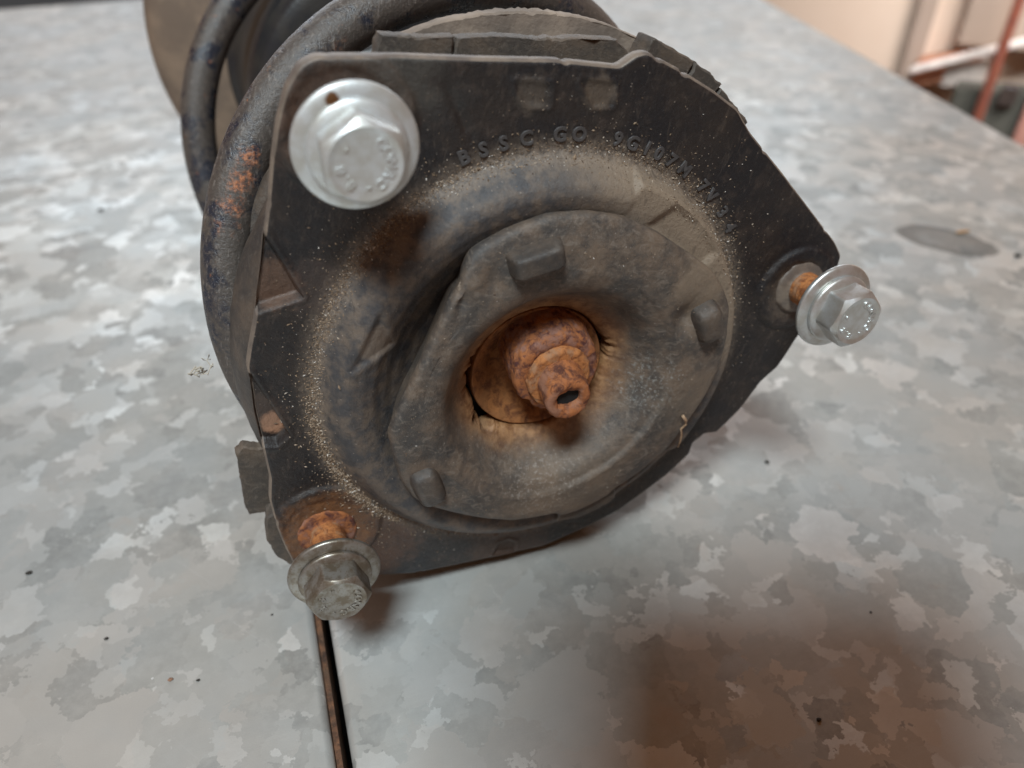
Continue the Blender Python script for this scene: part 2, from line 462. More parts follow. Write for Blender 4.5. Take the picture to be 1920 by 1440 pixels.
PLATE = [(-62.2, 66.6), (-46.7, 69.1), (-31.1, 71.1), (-15.5, 73.4), (-0.3, 74.5), (2.6, 77.3), (4.9, 78.2), (14.5, 76.0), (24.2, 73.2), (32.2, 70.3), (38.3, 65.6), (52.1, 57.5), (67.9, 47.9), (78.9, 41.2), (83.2, 37.6), (84.1, 33.6), (84.5, 21.8), (81.6, 12.4), (79.3, 1.3), (75.7, -3.9), (72.3, -14.6), (67.4, -23.0), (63.4, -22.8), (60.0, -26.8), (60.6, -31.0), (55.1, -39.4), (48.1, -47.0), (41.6, -53.6), (32.8, -59.0), (19.7, -65.6), (4.1, -68.3), (-9.2, -70.4), (-20.5, -71.9), (-30.1, -71.5), (-41.0, -70.3), (-50.8, -67.5), (-55.9, -63.3), (-59.2, -55.4), (-61.5, -48.5), (-63.7, -40.2), (-64.0, -33.2), (-65.9, -24.8), (-68.5, -13.7), (-69.8, -4.8), (-70.9, -0.6), (-70.5, 4.9), (-69.9, 10.3), (-69.3, 19.6), (-69.0, 25.3), (-68.9, 31.2), (-68.5, 38.0), (-68.4, 46.6), (-68.0, 53.7), (-66.9, 60.2), (-64.8, 64.7)]
NA = 1080
PR = blur(radial_outline(PLATE, NA), 3)
STUDS = [(-55.5, 55.0, 14.5), (71.8, 27.0, 12.5), (-48.8, -51.0, 15.0)]

def tri_sd(px, py, T):
    """signed distance, negative inside"""
    d = -1e9; best = 1e9
    n = len(T); inside = True
    area2 = sum(T[i][0]*T[(i+1) % n][1]-T[(i+1) % n][0]*T[i][1] for i in range(n))
    for i in range(n):
        x1, y1 = T[i]; x2, y2 = T[(i+1) % n]
        ex, ey = x2-x1, y2-y1; L = ex*ex+ey*ey
        t = max(0, min(1, ((px-x1)*ex+(py-y1)*ey)/L))
        best = min(best, math.hypot(px-x1-ex*t, py-y1-ey*t))
        cr = ex*(py-y1)-ey*(px-x1)
        if (cr < 0) == (area2 > 0): inside = False
    return -best if inside else best
RECESS = [([(-69.5, 32), (-60.5, 17.4), (-69.5, 13.5)], 3.0, 1.0), ([(-70, -2.5), (-60.6, -19.5), (-63, -22.5), (-68, -22.5)], 3.0, .9),
          ([(-22.3, 67.6), (-15.3, 68.1), (-14.6, 64.6), (-19.5, 64.4)], .22, 1.6), ([(-7.9, 70.2), (-.9, 70.6), (-.1, 66.6), (-4.2, 66.2)], .28, 1.6),
          ([(3.2, -66.5), (9.5, -66.2), (8.8, -62.6), (6.5, -61.6), (4.2, -62.6)], .8, .8)]
DTRI = [(-44.9, 17.6), (-40.2, 9.0), (-49.4, 3.2)]
def dome_h(r, a):
    P = ((30, -2.0), (34, -1.0), (38, 1.6), (41, 4.0), (44, 6.2), (46.5, 7.1), (49.0, 7.4), (51.0, 6.7), (53.0, 4.7), (54.8, 2.1), (56.0, .5), (57.2, 0))
    if r >= 57.2: return 0
    if r <= 30: return -2.0
    for (r1, h1), (r2, h2) in zip(P, P[1:]):
        if r <= r2:
            t = (r-r1)/(r2-r1)
            return h1+(h2-h1)*(t*t*(3-2*t)*.4+t*.6)
def plate_h(x, y):
    r = math.hypot(x, y); a = math.degrees(math.atan2(y, x))
    h = dome_h(r, a)
    if r < 57:
        # filled, flatter sector at the upper right
        k = sm(-30, -24, a)*(1-sm(79.5, 81.5, a))
        flat = 6.9*sm(56.6, 52.8, r)
        # V shaped dent in it
        d = tri_sd(x, y, [(13.5, 43.0), (20.0, 49.0), (28.5, 45.8), (36, 38), (33, 33)])
        flat -= 1.1*sm(1.0, -1.8, d)
        h = h*(1-k)+flat*k
        d = tri_sd(x, y, DTRI); h -= .65*sm(.8, -.8, d); h += .15*math.exp(-((d-1.2)/.9)**2)
    for (sx, sy, sr) in STUDS:
        d = math.hypot(x-sx, y-sy)
        h += 1.1*sm(sr+.5, sr-1.2, d)-.5*sm(sr-3.0, sr-5.0, d)
        h += .35*fbm(x, y, 3, .5)*sm(sr+2, sr-2, d)
    for T, dep, w_ in RECESS:
        d = tri_sd(x, y, T); h -= dep*sm(.5*w_, -.5*w_, d); h += .25*math.exp(-((d-1.0)/.6)**2)
    # pressed crease near the upper stud, shallow bead to the left
    d = abs((x+33)*(.55)+(y-60)*.835+0) if -40 < x < -26 else 9
    L = math.hypot(x+33.5, y-60.5)
    d = abs((x+33.5)*.62+(y-60.5)*.78*0)
    h -= .7*math.exp(-(((x+33.3)*.80+(y-60.5)*.60*1.0)/1.1)**2)*math.exp(-(L/6.5)**2)
    # land along the left edge
    h += .18*fbm(x, y, 0, .09) + .06*fbm(x, y, 5, .6)
    return h
def build_plate():
    vs = []; rows = 0
    rin = 30.0
    ts = [rin+(57.5-rin)*i/44 for i in range(45)]
    for r in ts:
        for j in range(NA):
            a = 2*math.pi*j/NA; x, y = r*math.cos(a), r*math.sin(a)
            vs.append((x, y, plate_h(x, y)))
        rows += 1
    NO = 46
    for i in range(1, NO+1):
        t = i/NO
        for j in range(NA):
            a = 2*math.pi*j/NA; ro = PR[j]-1.0
            r = 57.5+(ro-57.5)*t; x, y = r*math.cos(a), r*math.sin(a)
            vs.append((x, y, plate_h(x, y)))
        rows += 1
    edge0 = rows
    for (dr, dh) in ((-.55, -.12), (-.2, -.45), (0, -1.0), (.05, -2.4), (-.1, -3.2), (-.8, -3.6), (-4, -3.6)):
        for j in range(NA):
            a = 2*math.pi*j/NA
            ch = .55*max(0, nz(j*.5, 0, 3.3, .25)-.28)
            r = PR[j]+dr-ch*2.5; x, y = r*math.cos(a), r*math.sin(a)
            vs.append((x, y, plate_h(x, y)*(1 if dh > -1.5 else .0)+dh))
        rows += 1
    fs = grid_faces(rows, NA)
    o = mesh('mount_plate', vs, fs, M_plate, strut, True, MM, 55)
    o.data.materials.append(M_edge)
    for p in o.data.polygons:
        i = p.vertices[0]//NA
        if edge0+0 <= i <= edge0+3: p.material_index = 1
    return o
plate = build_plate(); plate['label'] = 'black pressed steel mount plate with raised dome and stamped letters'

# stamped characters on the plate, following the dome
def glyph(ch, size, ext, bev=.0):
    cu = bpy.data.curves.new('glyph', 'FONT'); cu.body = ch; cu.size = size; cu.extrude = ext; cu.bevel_depth = bev
    cu.align_x = 'CENTER'; cu.offset = .02*size; cu.resolution_u = 3
    to = bpy.data.objects.new('glyph', cu); C.objects.link(to)
    dg = bpy.context.evaluated_depsgraph_get()
    me = bpy.data.meshes.new_from_object(to.evaluated_get(dg))
    bpy.data.objects.remove(to); bpy.data.curves.remove(cu)
    return me
M_stamp = mat_simple('stamped_paint', (.075, .070, .070), .38, 0, (.045, .04, .04), .3)
GL = {}
for ch, a in zip('BSSCGO9G107M7V34', (120.6, 116.4, 112.0, 107.2, 99.9, 95.6, 86.5, 82.6, 78.8, 75.4, 71.6, 67.2, 60.0, 56.2, 50.4, 45.2)):
    if ch not in GL: GL[ch] = glyph(ch, 4.2*MM, .18*MM, .09*MM)
    o = bpy.data.objects.new('stamped_character', GL[ch]); C.objects.link(o)
    if not GL[ch].materials: GL[ch].materials.append(M_stamp)
    o.parent = plate
    rr = 58.6; x, y = rr*math.cos(R(a)), rr*math.sin(R(a))
    o.location = (x*MM, y*MM, (.16)*MM)
    o.rotation_euler = (0, 0, R(a-90)+random.uniform(-.05, .05))

# rubber centre of the mount
CUP = [(-3.7, 46.2), (-12.6, 44.8), (-21.1, 40.5), (-26.6, 36.6), (-28.6, 34.7), (-29.6, 30.2), (-31.2, 25.1), (-33.9, 14.4), (-36.8, 2.5), (-39.3, -7.1), (-39.8, -11.7), (-37.9, -17.3), (-34.8, -25.8), (-30.4, -32.2), (-26.4, -34.9), (-18.5, -37.9), (-10, -40.4), (-1.2, -42.0), (6, -41.6), (12.5, -40.7), (14.0, -42.6), (20.3, -40.8), (27.6, -36.0), (29.0, -32.8), (35.2, -27.5), (41.4, -20.0), (44.7, -10.8), (47.2, -1.9), (47.8, 7.6), (46.0, 17.4), (42.8, 26.0), (38.5, 31.0), (33.9, 34.9), (26.6, 38.2), (15.3, 43.0), (4.9, 45.9)]
NC = 540
CR = blur(radial_outline(CUP, NC), 4)
LIP = smooth_profile([(17.9, -4.0), (18.3, .2), (19.6, 1.6), (22.3, 3.6), (24.6, 6.2), (26.2, 8.9), (28.0, 11.3), (30.8, 12.6), (33.5, 12.6)], 5)
def build_cup():
    vs = []; rows = 0
    def gap(a):   # the torn edge round the sleeve: mostly tight, open where the photo shows cracks
        d = math.degrees(a) % 360
        g = .0
        g += 1.0*math.exp(-((d-185)/24)**2) + 1.3*math.exp(-((d-22)/13)**2) + 2.4*math.exp(-((d-232)/12)**2)
        return g*(1.15+1.3*nz(math.cos(a)*9, math.sin(a)*9, 1)+.8*nz(math.cos(a)*24, math.sin(a)*24, 3)) + .18*abs(nz(math.cos(a)*20, math.sin(a)*20, 5))
    for k, (r, h) in enumerate(LIP):
        for j in range(NC):
            a = 2*math.pi*j/NC
            rr = r+gap(a)*max(0, 1-(r-17.9)/3.5)
            hh = h+.30*fbm(r*math.cos(a), r*math.sin(a), 0, .22)
            # the bowl opens wider and softer to the lower right
            w_ = .5+.5*math.cos(a-R(-25))
            rr += 1.6*w_*sm(20, 26, r)*(1-sm(30, 33, r))*.6
            hh -= 1.4*w_*sm(24, 28, r)*(1-sm(31, 33.4, r))
            vs.append((rr*math.cos(a), rr*math.sin(a), hh))
        rows += 1
    NO = 22
    for i in range(1, NO+1):
        t = i/NO
        for j in range(NC):
            a = 2*math.pi*j/NC; ro = CR[j]-1.8; r = 33.5+(ro-33.5)*t
            x, y = r*math.cos(a), r*math.sin(a)
            h = 12.6 - 1.6*sm(38, 47, r) + .35*fbm(x, y, 2, .15)
            # pressed pockets beside the nubs
            h -= 1.9*math.exp(-(((x-30.0)/3.6)**2+((y-22.5)/4.2)**2))
            h -= 1.0*math.exp(-(((x+23.0)/2.6)**2+((y-30.0)/3.6)**2))
            h -= .9*math.exp(-(((x+29.0)/1.2)**2+((y-24.0)/2.6)**2))
            h -= .8*math.exp(-(((x+22.5)/2.2)**2+((y+22.0)/4.2)**2))
            vs.append((x, y, h))
        rows += 1
    for (dr, h) in ((-.9, -.12), (-.4, -.45), (-.1, -1.1), (0, -2.4), (-.9, -4.5), (-2.2, -8), (-4, -13)):
        for j in range(NC):
            a = 2*math.pi*j/NC; r = CR[j]+dr; x, y = r*math.cos(a), r*math.sin(a)
            b = 12.6-1.6*sm(38, 47, r)
            nick = 1.6*math.exp(-((x+28.5)**2+(y-26.5)**2)/4.0)
            vs.append((x*(1-nick/50), y*(1-nick/50), b+h+.3*fbm(x, y, 2, .15)))
        rows += 1
    o = mesh('rubber_bushing', vs, grid_faces(rows, NC), M_cup, strut, True, MM, 70)
    return o
cup = build_cup(); cup['label'] = 'dusty grey rubber bushing with a flat left side and a bowl round the rod'

def rounded_block(name, cx, cy, cz, lx, ly, lz, ang, mat, parent, p=3.2, tilt=(0, 0), n=28, taper=.0):
    vs = []; nu, nv = n, n*2
    for i in range(nu+1):
        ph = math.pi*i/nu - math.pi/2
        for j in range(nv):
            th = 2*math.pi*j/nv
            def sp(c): return math.copysign(abs(c)**(2/p), c)
            x = sp(math.cos(ph))*sp(math.cos(th))*lx/2; y = sp(math.cos(ph))*sp(math.sin(th))*ly/2; z = sp(math.sin(ph))*lz/2
            k = 1-taper*(z/lz+.5); x *= k; y *= k
            z += tilt[0]*x+tilt[1]*y
            dn = .12*fbm(x+cx, y+cy, z, .6)
            ca, sa = math.cos(ang), math.sin(ang)
            vs.append((cx+x*ca-y*sa, cy+x*sa+y*ca, cz+z+dn))
    o = mesh(name, vs, grid_faces(nu+1, nv), mat, parent, True)
    return o
M_nub = mat_plain_rubber(.15, 11)
rounded_block('rubber_nub', -14.8, 36.0, 12.9, 14.4, 7.0, 8.0, R(24), M_nub, cup, 6.0, (0, 0), taper=.25)
rounded_block('rubber_nub', 36.6, 21.8, 11.6, 12.8, 8.6, 8.0, R(-58), M_nub, cup, 3.8, (0, 0), taper=.25)
rounded_block('rubber_nub', -27.8, -27.0, 12.6, 13.5, 8.4, 6.0, R(-62), M_nub, cup, 3.6, (0, 0), taper=.25)

# inner sleeve, rusty floor round the rod
def sl(r, h, a): return (r+.12*fbm(r*math.cos(a), r*math.sin(a), 0, .5), h+.25*fbm(r*math.cos(a)*1.0, r*math.sin(a), 2, .3))
v, f = lathe(smooth_profile([(17.95, -5.5), (17.8, -.8), (17.1, -.2), (15.0, -1.8), (12.5, -4.0), (9.5, -6.0), (4, -6.4)], 4), 160, sl)
mesh('inner_sleeve', v, f, M_floor_rust, strut)
v, f = lathe([(30, -9), (29, -6.6), (.01, -6.6)], 64); mesh('crack_shade_disc', v, f, M_black, strut)  # added black disc, gives the open cracks their dark depth
# piston rod with its nut
def rodc(h): return (1.0+.03*h, 6.0-.27*h)
def rn(r, h, a):
    x, y = r*math.cos(a), r*math.sin(a)
    k = .38*fbm(x, y, h, .35)+.26*fbm(x, y, h, 1.1)+.22*max(0, fbm(x, y, h+9, .7)-.1)*4
    # broken notch on the lower left of the nut
    if 3 < h < 9 and r > 8: k -= 1.1*math.exp(-((math.degrees(a) % 360-238)/8)**2)
    return (r+k, h)
nutp = [(11.6, -8), (11.5, -4), (11.4, 0), (11.3, 3), (11.2, 5.5), (11.1, 7.0), (10.8, 7.9), (10.0, 8.3), (8.8, 8.4), (7.6, 8.2), (6.4, 8.0), (5.8, 8.0)]
v, f = lathe(smooth_profile(nutp, 8), 160, rn, cx=rodc)
mesh('rod_nut', v, f, M_rustd, strut)
rp = [(5.9, 4), (5.95, 8), (6.0, 11), (6.0, 14), (5.85, 15.8), (5.4, 16.6), (4.6, 16.9), (3.6, 16.7), (3.0, 16.0), (2.8, 14), (2.6, 9)]
def rd(r, h, a):
    x, y = r*math.cos(a), r*math.sin(a)
    hexr = 1.0
    if r < 3.3: hexr = .90/ max(abs(math.cos((a+.2) % (math.pi/3)-math.pi/6)), .5)
    if r < 3.3: hexr *= 1+.12*math.cos(2*(a-.3))
    return (r*hexr+.34*fbm(x, y, h, .6)+.12*fbm(x, y, h, 2.0), h+.35*fbm(x, y, 4, .5)*(1 if h > 15 else .3))
v, f = lathe(smooth_profile(rp, 4), 80, rd, cx=rodc, capt=False)
rod = mesh('piston_rod', v, f, M_rust, strut)
v, f = lathe([(3.1, 15.2), (.01, 15.2)], 24, None, cx=rodc)
mesh('bore_shade_disc', v, f, M_black, rod)  # black disc just inside the bore, painted shade in place of depth
# orange ring where the thread ends
v, f = lathe(smooth_profile([(6.0, 8.0), (7.9, 8.2), (8.2, 8.9), (8.1, 9.9), (7.6, 10.3), (6.6, 10.4), (5.6, 10.5)], 4), 80, rn, cx=rodc)
mesh('thread_ring', v, f, M_rust2, strut)

# bolts -----------------------------------------------------------------
_s, _c, _r, _b = mat_zinc('zinc_clean', .12)
_sp = _s.spot((-5.2, 7.8, 15.5), 1.35, .3, .4, 1.2)
_c = _s.mix(_sp, _c, (.16, .075, .03)); _s.out(_c, .48, .65, _b); M_zincA = _s.m
_s, _c, _r, _b = mat_zinc('zinc_bright', .15); _s.out(_c, _r, .85, _b); M_zincB = _s.m
_s, _c, _r, _b = mat_zinc('zinc_tarnished', .8, .8, .35); _c = _s.mix(.72, _c, (.15, .115, .078)); _s.out(_c, _r, .72, _b); M_zincC = _s.m

def bolt(x, y, h, tilt, hexa, mat, seed, label, mark, markrot, so=0):
    b = bpy.data.objects.new('bolt', None); C.objects.link(b); b.parent = strut; b.empty_display_size = .005
    b.location = (x*MM, y*MM, 0); b.rotation_euler = (R(tilt[0]), R(tilt[1]), 0)
    b['label'] = label
    def ds(r, hh, a): return (r+.10*fbm(r*math.cos(a)+seed, r*math.sin(a), hh, .7)+.12*math.sin(hh*2*math.pi/1.25+a)*(1 if hh > 0 else 0), hh)
    v, f = lathe([(4.6, -2+i*(h+3)/40) for i in range(41)], 40, ds)
    mesh('bolt_shank', v, f, M_rust2, b)
    # collar of squeezed sealant / rust at the foot
    def dc(r, hh, a): return (r+.5*fbm(r*math.cos(a)+seed, r*math.sin(a), hh, .5), hh+.2*fbm(math.cos(a)*4, math.sin(a)*4, seed, 1))
    v, f = lathe(smooth_profile([(8.2, -.6), (7.6, .9), (6.3, 1.3), (5.0, 1.5), (4.4, 1.9)], 3), 64, dc)
    mesh('stud_collar', v, f, M_rustd if mat is M_zincC else M_edge, b)
    wp = smooth_profile([(4.5, h-.1), (9, h-.1), (11.0, h), (11.45, h+.35), (11.5, h+.9), (11.2, h+1.35), (10.3, h+1.75), (9.3, h+2.0), (8.9, h+2.05)], 4)
    v, f = lathe(wp, 96); mesh('washer', v, f, mat, b)
    fp = smooth_profile([(8.6, h+1.9), (9.0, h+2.2), (9.1, h+2.8), (8.8, h+3.25), (8.0, h+3.7), (7.0, h+4.1)], 4)
    v, f = lathe(fp, 96); mesh('bolt_flange', v, f, mat, b)
    n = 144; vs = []; top = h+10.2; AF = 7.0; rc = 6.55
    def hr(a):
        q = (a-hexa) % (math.pi/3)-math.pi/6
        return min(AF/math.cos(q), AF*1.13)
    rows = [('b', 0), ('c', -.25), ('c', 0), ('k', .5), ('t', 0), ('d', .4), ('d', .9), ('d', 1.3), ('e', 0)]
    for kind, q in rows:
        for j in range(n):
            a = 2*math.pi*j/n; r = hr(a); zc = top-.25-(r-rc)*.62
            if kind == 'b': rr, zz = r, h+3.4
            elif kind == 'c': rr, zz = r+(0 if q < 0 else -.08), zc+q
            elif kind == 'k': rr, zz = r+(rc-r)*q, zc+(top-.15-zc)*q
            elif kind == 't': rr, zz = rc-.15, top
            elif kind == 'd': rr, zz = rc-.15-q, top-.32*sm(0, 1.2, q)
            else: rr, zz = .05, top-.32
            vs.append((rr*math.cos(a), rr*math.sin(a), zz))
    hd = mesh('hex_head', vs, grid_faces(len(rows), n), mat, b, True, MM, 28)
    # raised grade mark and maker's letters, joined into the head
    bm = bmesh.new(); bm.from_mesh(hd.data)
    for ch, ang in mark:
        me = glyph(ch, 2.5*MM, .16*MM, .05*MM)
        a = R(ang)+markrot
        T = Matrix.Translation((3.55*MM*math.cos(a), 3.55*MM*math.sin(a), (top-.28)*MM)) @ Matrix.Rotation(a-math.pi/2, 4, 'Z')
        me.transform(T); bm.from_mesh(me); bpy.data.meshes.remove(me)
    bm.to_mesh(hd.data); bm.free()
    return b
marks = [('C', 62), ('O', 36), ('N', 10), ('R', -16), ('C', -42), ('-', -75), ('8', -118), ('.', -138), ('8', -160), ('-', 150)]
bolt(-55.8, 55.2, 13.5, (0, 0), R(45), M_zincA, 1, 'clean bright bolt with a rust spot on its washer', marks, 0)
bolt(72.8, 28.0, 13.0, (-4.0, 0.5), R(22), M_zincB, 2, 'shiny bolt at the right corner of the mount', marks, R(20))
bolt(-48.4, -51.8, 14.5, (-0.5, -1.0), R(5), M_zincC, 3, 'tarnished bolt at the lower left corner of the mount', marks, R(-30))

# rubber spring seat behind the plate ----------------------------------
def seatd(r, h, a): return (r+.5*fbm(math.cos(a)*8, math.sin(a)*8, h*.1, 1.0)+.15*fbm(r*math.cos(a), r*math.sin(a), h, .4), h)
v, f = lathe(smooth_profile([(60, -3.7), (67, -3.8), (69.8, -4.6), (71.4, -8), (72.6, -12), (73.4, -17), (73.0, -22), (71, -26), (62, -28)], 4), 240, seatd)
seat = mesh('rubber_spring_seat', v, f, M_rubber, strut)
# dusty sheet metal ring behind
v, f = lathe(smooth_profile([(60, -26), (66, -26.6), (70.5, -27.5), (72.5, -29), (73.0, -31), (72.6, -33), (70, -34), (60, -34)], 4), 240, seatd)
mesh('spring_cap', [(a, b+2.0, c) for a, b, c in v], f, M_rubber, strut)
def slab(name, pts, z0, z1, mat, parent, cuts=0):
    """outline extruded along the axis, with bevelled rims and slightly wavy faces"""
    cx = sum(p[0] for p in pts)/len(pts); cy = sum(p[1] for p in pts)/len(pts)
    # densify
    P = []
    for i in range(len(pts)):
        a, b = pts[i], pts[(i+1) % len(pts)]
        n = max(1, int(math.dist(a, b)/.7))
        for k in range(n):
            t = k/n; P.append((a[0]+(b[0]-a[0])*t, a[1]+(b[1]-a[1])*t))
    vs = []; n = len(P)
    for inset, z in ((.5, z0), (0, z0+.5 if z1 > z0 else z0-.5), (0, z1-.5), (.5, z1)):
        for i, (x, y) in enumerate(P):
            dx, dy = x-cx, y-cy; L = math.hypot(dx, dy) or 1
            k = .5*fbm(x, y, z*.3, .35)+.5*fbm(x, y, z*.3+4, 1.1)
            vs.append((x-dx/L*(inset+k), y-dy/L*(inset+k), z+.8*fbm(x, y, 8, .22)))
    fs = grid_faces(4, n)
    fs.append(tuple(range(n-1, -1, -1))); fs.append(tuple(3*n+i for i in range(n)))
    return mesh(name, vs, fs, mat, parent, True, MM, 35)
def arc(r, a0, a1, n=14): return [(r*math.cos(R(a0+(a1-a0)*i/n)), r*math.sin(R(a0+(a1-a0)*i/n))) for i in range(n+1)]
# flat tabs of the seat that stick out past the plate
slab('seat_tab', [(-49, 66), (-48.6, 70.4), (-40, 71.2), (-33.2, 72.6), (-32.9, 66)], -15.5, -11.0, M_tab, seat)
slab('seat_tab', [(-32.4, 66), (-32.7, 72.2), (-24, 74.2), (-14, 75.2), (-4, 77.2), (3.6, 78.0), (8.5, 75.5), (8, 66)], -16.0, -11.5, M_tab, seat)
# curved rubber lip at the top right, split in three
for a0, a1, r1 in ((80.8, 71.3, 80.8), (70.8, 64.0, 81.0), (63.6, 54.2, 80.4)):
    slab('seat_lip', arc(r1, a0, a1)+arc(70.5, a1, a0), -21.0, -13.5, M_tab, seat)
slab('seat_tab', arc(79.6, 124, 76)+arc(66, 76, 124), -30, -25.5, M_tan, seat)
# small block at the lower left
slab('seat_tab', [(-60, -32.5), (-65.4, -33.2), (-69.6, -32.2), (-71.2, -35.2), (-70.6, -37), (-68.3, -52.2), (-66.8, -56.2), (-62.5, -55.4), (-60, -52)], -16.0, -12.5, M_tab, seat)
# folded edge behind the lower left corner
slab('seat_tab', [(-59.5, -47), (-63.3, -50), (-63.0, -58), (-60.0, -64.5), (-56, -68.3), (-50, -66)], -10.0, -4.5, M_tab, seat)
slab('bushing_tab', [(13.5, -38), (14.5, -45.5), (21, -45.0), (27.5, -41.6), (31.0, -38.0), (29.5, -33), (20, -35)], 4.5, 9.8, M_rubber, cup)

# coil spring --------------------------------------------------------------
def coil(cx, cy, Rc, h160, pitch, a0, a1, wr, endr=0, step=3):
    vs = []; rows = 0; nw = 28
    n = int(abs(a1-a0)/step)
    def P(t):
        # t in degrees; the last stretch winds inwards under the seat
        inn = sm(120, 235, t)
        r = Rc-7.5*inn
        return Vector((cx+r*math.cos(R(t)), cy+r*math.sin(R(t)), h160+(min(t, 188+(t-188)*.25)-160)/360*pitch if t > 188 else h160+(t-160)/360*pitch))
    for i in range(n+1):
        t = a0+(a1-a0)*i/n; p = P(t); d = (P(t+.5)-P(t-.5)).normalized()
        rad = Vector((math.cos(R(t)), math.sin(R(t)), 0)); rad = (rad-d*rad.dot(d)).normalized(); up = d.cross(rad)
        for j in range(nw):
            b = 2*math.pi*j/nw
            q = p+(rad*math.cos(b)+up*math.sin(b))*(wr+.06*fbm(p.x+3*math.cos(b), p.y+3*math.sin(b), p.z, .4))
            vs.append(tuple(q))
    fs = grid_faces(n+1, nw); fs.append(tuple(range(nw-1, -1, -1))); fs.append(tuple(n*nw+j for j in range(nw)))
    return mesh('coil_spring', vs, fs, M_spring, strut)
sp = coil(-4, 6, 73.5, -36, 138, -560, 262, 6.2)
sp['label'] = 'black coil spring with chipped paint and rust'

# dust boot and damper body inside the spring, pan below it
bp = [(30, -28)]
for i in range(9):
    z = -34-i*14; bp += [(33, z), (41, z-3.5), (42, z-6.5), (34, z-10.5)]
v, f = lathe(smooth_profile(bp, 3), 96, None, -4, 8); mesh('dust_boot', v, f, M_boot, strut)
v, f = lathe(smooth_profile([(20, -160), (50, -163), (56, -168), (58, -180), (58, -225), (62, -236), (40, -240)], 4), 96, None, -2, 20); mesh('lower_rubber_pad', v, f, M_boot, strut)
v, f = lathe([(26, -150), (26, -420), (20, -422), (2, -422)], 64, None, -4, 8); mesh('damper_body', v, f, M_boot, strut)
v, f = lathe(smooth_profile([(26, -236), (60, -240), (82, -246), (93, -252), (96, -258), (96.5, -262), (92, -263), (60, -254), (26, -250)], 5), 120, None, -2, 30)
pan = mesh('spring_pan', v, f, M_seat, strut)

# loose sand in the corner of the dome: nobody could count it
def grains():
    vs = []; fs = []; rnd = random.Random(3)
    def g(x, y, z, s, el=1.0):
        b = len(vs)
        M = Matrix.Rotation(rnd.random()*6.28, 3, Vector((rnd.random()-.5, rnd.random()-.5, rnd.random()-.5)).normalized())
        for v_ in ((1, 0, 0), (-1, 0, 0), (0, 1, 0), (0, -1, 0), (0, 0, 1), (0, 0, -1)):
            q = M @ Vector((v_[0]*s*el*rnd.uniform(.8, 1.2), v_[1]*s*.7*rnd.uniform(.8, 1.2), v_[2]*s*.55))
            vs.append((x+q.x, y+q.y, z+q.z))
        for t in ((0, 2, 4), (2, 1, 4), (1, 3, 4), (3, 0, 4), (2, 0, 5), (1, 2, 5), (3, 1, 5), (0, 3, 5)):
            fs.append(tuple(b+k for k in t))
    def dens(a):
        d = a % 360
        w_ = .22
        w_ += 1.0*math.exp(-((d-148)/34)**2)+1.2*math.exp(-((d-205)/22)**2)+.9*math.exp(-((d-228)/14)**2)+.6*math.exp(-((d-62)/34)**2)+.5*math.exp(-((d-262)/16)**2)
        return min(w_, 1.3)/1.3
    n = 0
    while n < 9000:
        a = rnd.uniform(0, 360)
        if rnd.random() > dens(a): continue
        d = a % 360
        wide = 1.3+2.6*math.exp(-((d-62)/30)**2)
        r = 56.2+rnd.gauss(0, wide*.7)+(.8 if 190 < d < 240 else 0)
        if rnd.random() < .12: r = 56.5+abs(rnd.gauss(0, 4.5))
        if r < 51: continue
        x, y = r*math.cos(R(a)), r*math.sin(R(a))
        s = rnd.choice((.10, .12, .14, .16, .20, .27)) * (1.35 if 195 < d < 240 else 1)
        g(x, y, plate_h(x, y)+s*.3, s, rnd.uniform(1, 1.8)); n += 1
    for _ in range(420):     # scattered over plate
        a = rnd.uniform(0, 360); r = rnd.uniform(57, 76); x, y = r*math.cos(R(a)), r*math.sin(R(a))
        if r > PR[int((a % 360)/360*NA) % NA]-2: continue
        s = rnd.uniform(.07, .2); g(x, y, plate_h(x, y)+s*.3, s, rnd.uniform(1, 2))
    for _ in range(260):     # on the rubber
        a = rnd.uniform(0, 360); r = rnd.uniform(34, 43); x, y = r*math.cos(R(a)), r*math.sin(R(a))
        if r > CR[int((a % 360)/360*NC) % NC]-2: continue
        s = rnd.uniform(.07, .2); g(x, y, 12.6-1.6*sm(38, 47, r)+.35*fbm(x, y, 2, .15)+s*.3, s, rnd.uniform(1, 2))
    for x, y, s in ((-6.2, 55.0, .8), (-51.5, -1.4, .5), (-27, 38.7+11, .45), (-45, 41, .4), (2, -40, .4)):
        g(x, y, plate_h(x, y)+.3, s, 1.3)
    s = NM('sand_grain')
    geo = s.n.new('ShaderNodeNewGeometry')
    col = s.ramp(geo.outputs['Random Per Island'], [(0, (.10, .065, .042)), (.35, (.20, .135, .085)), (.75, (.30, .215, .145)), (.95, (.40, .33, .26)), (1, (.75, .72, .68))])
    m = s.out(col, .75)
    o = mesh('sand_grains', vs, fs, m, plate, False, MM, 'keep')
    o['kind'] = 'stuff'
    return o
grains()

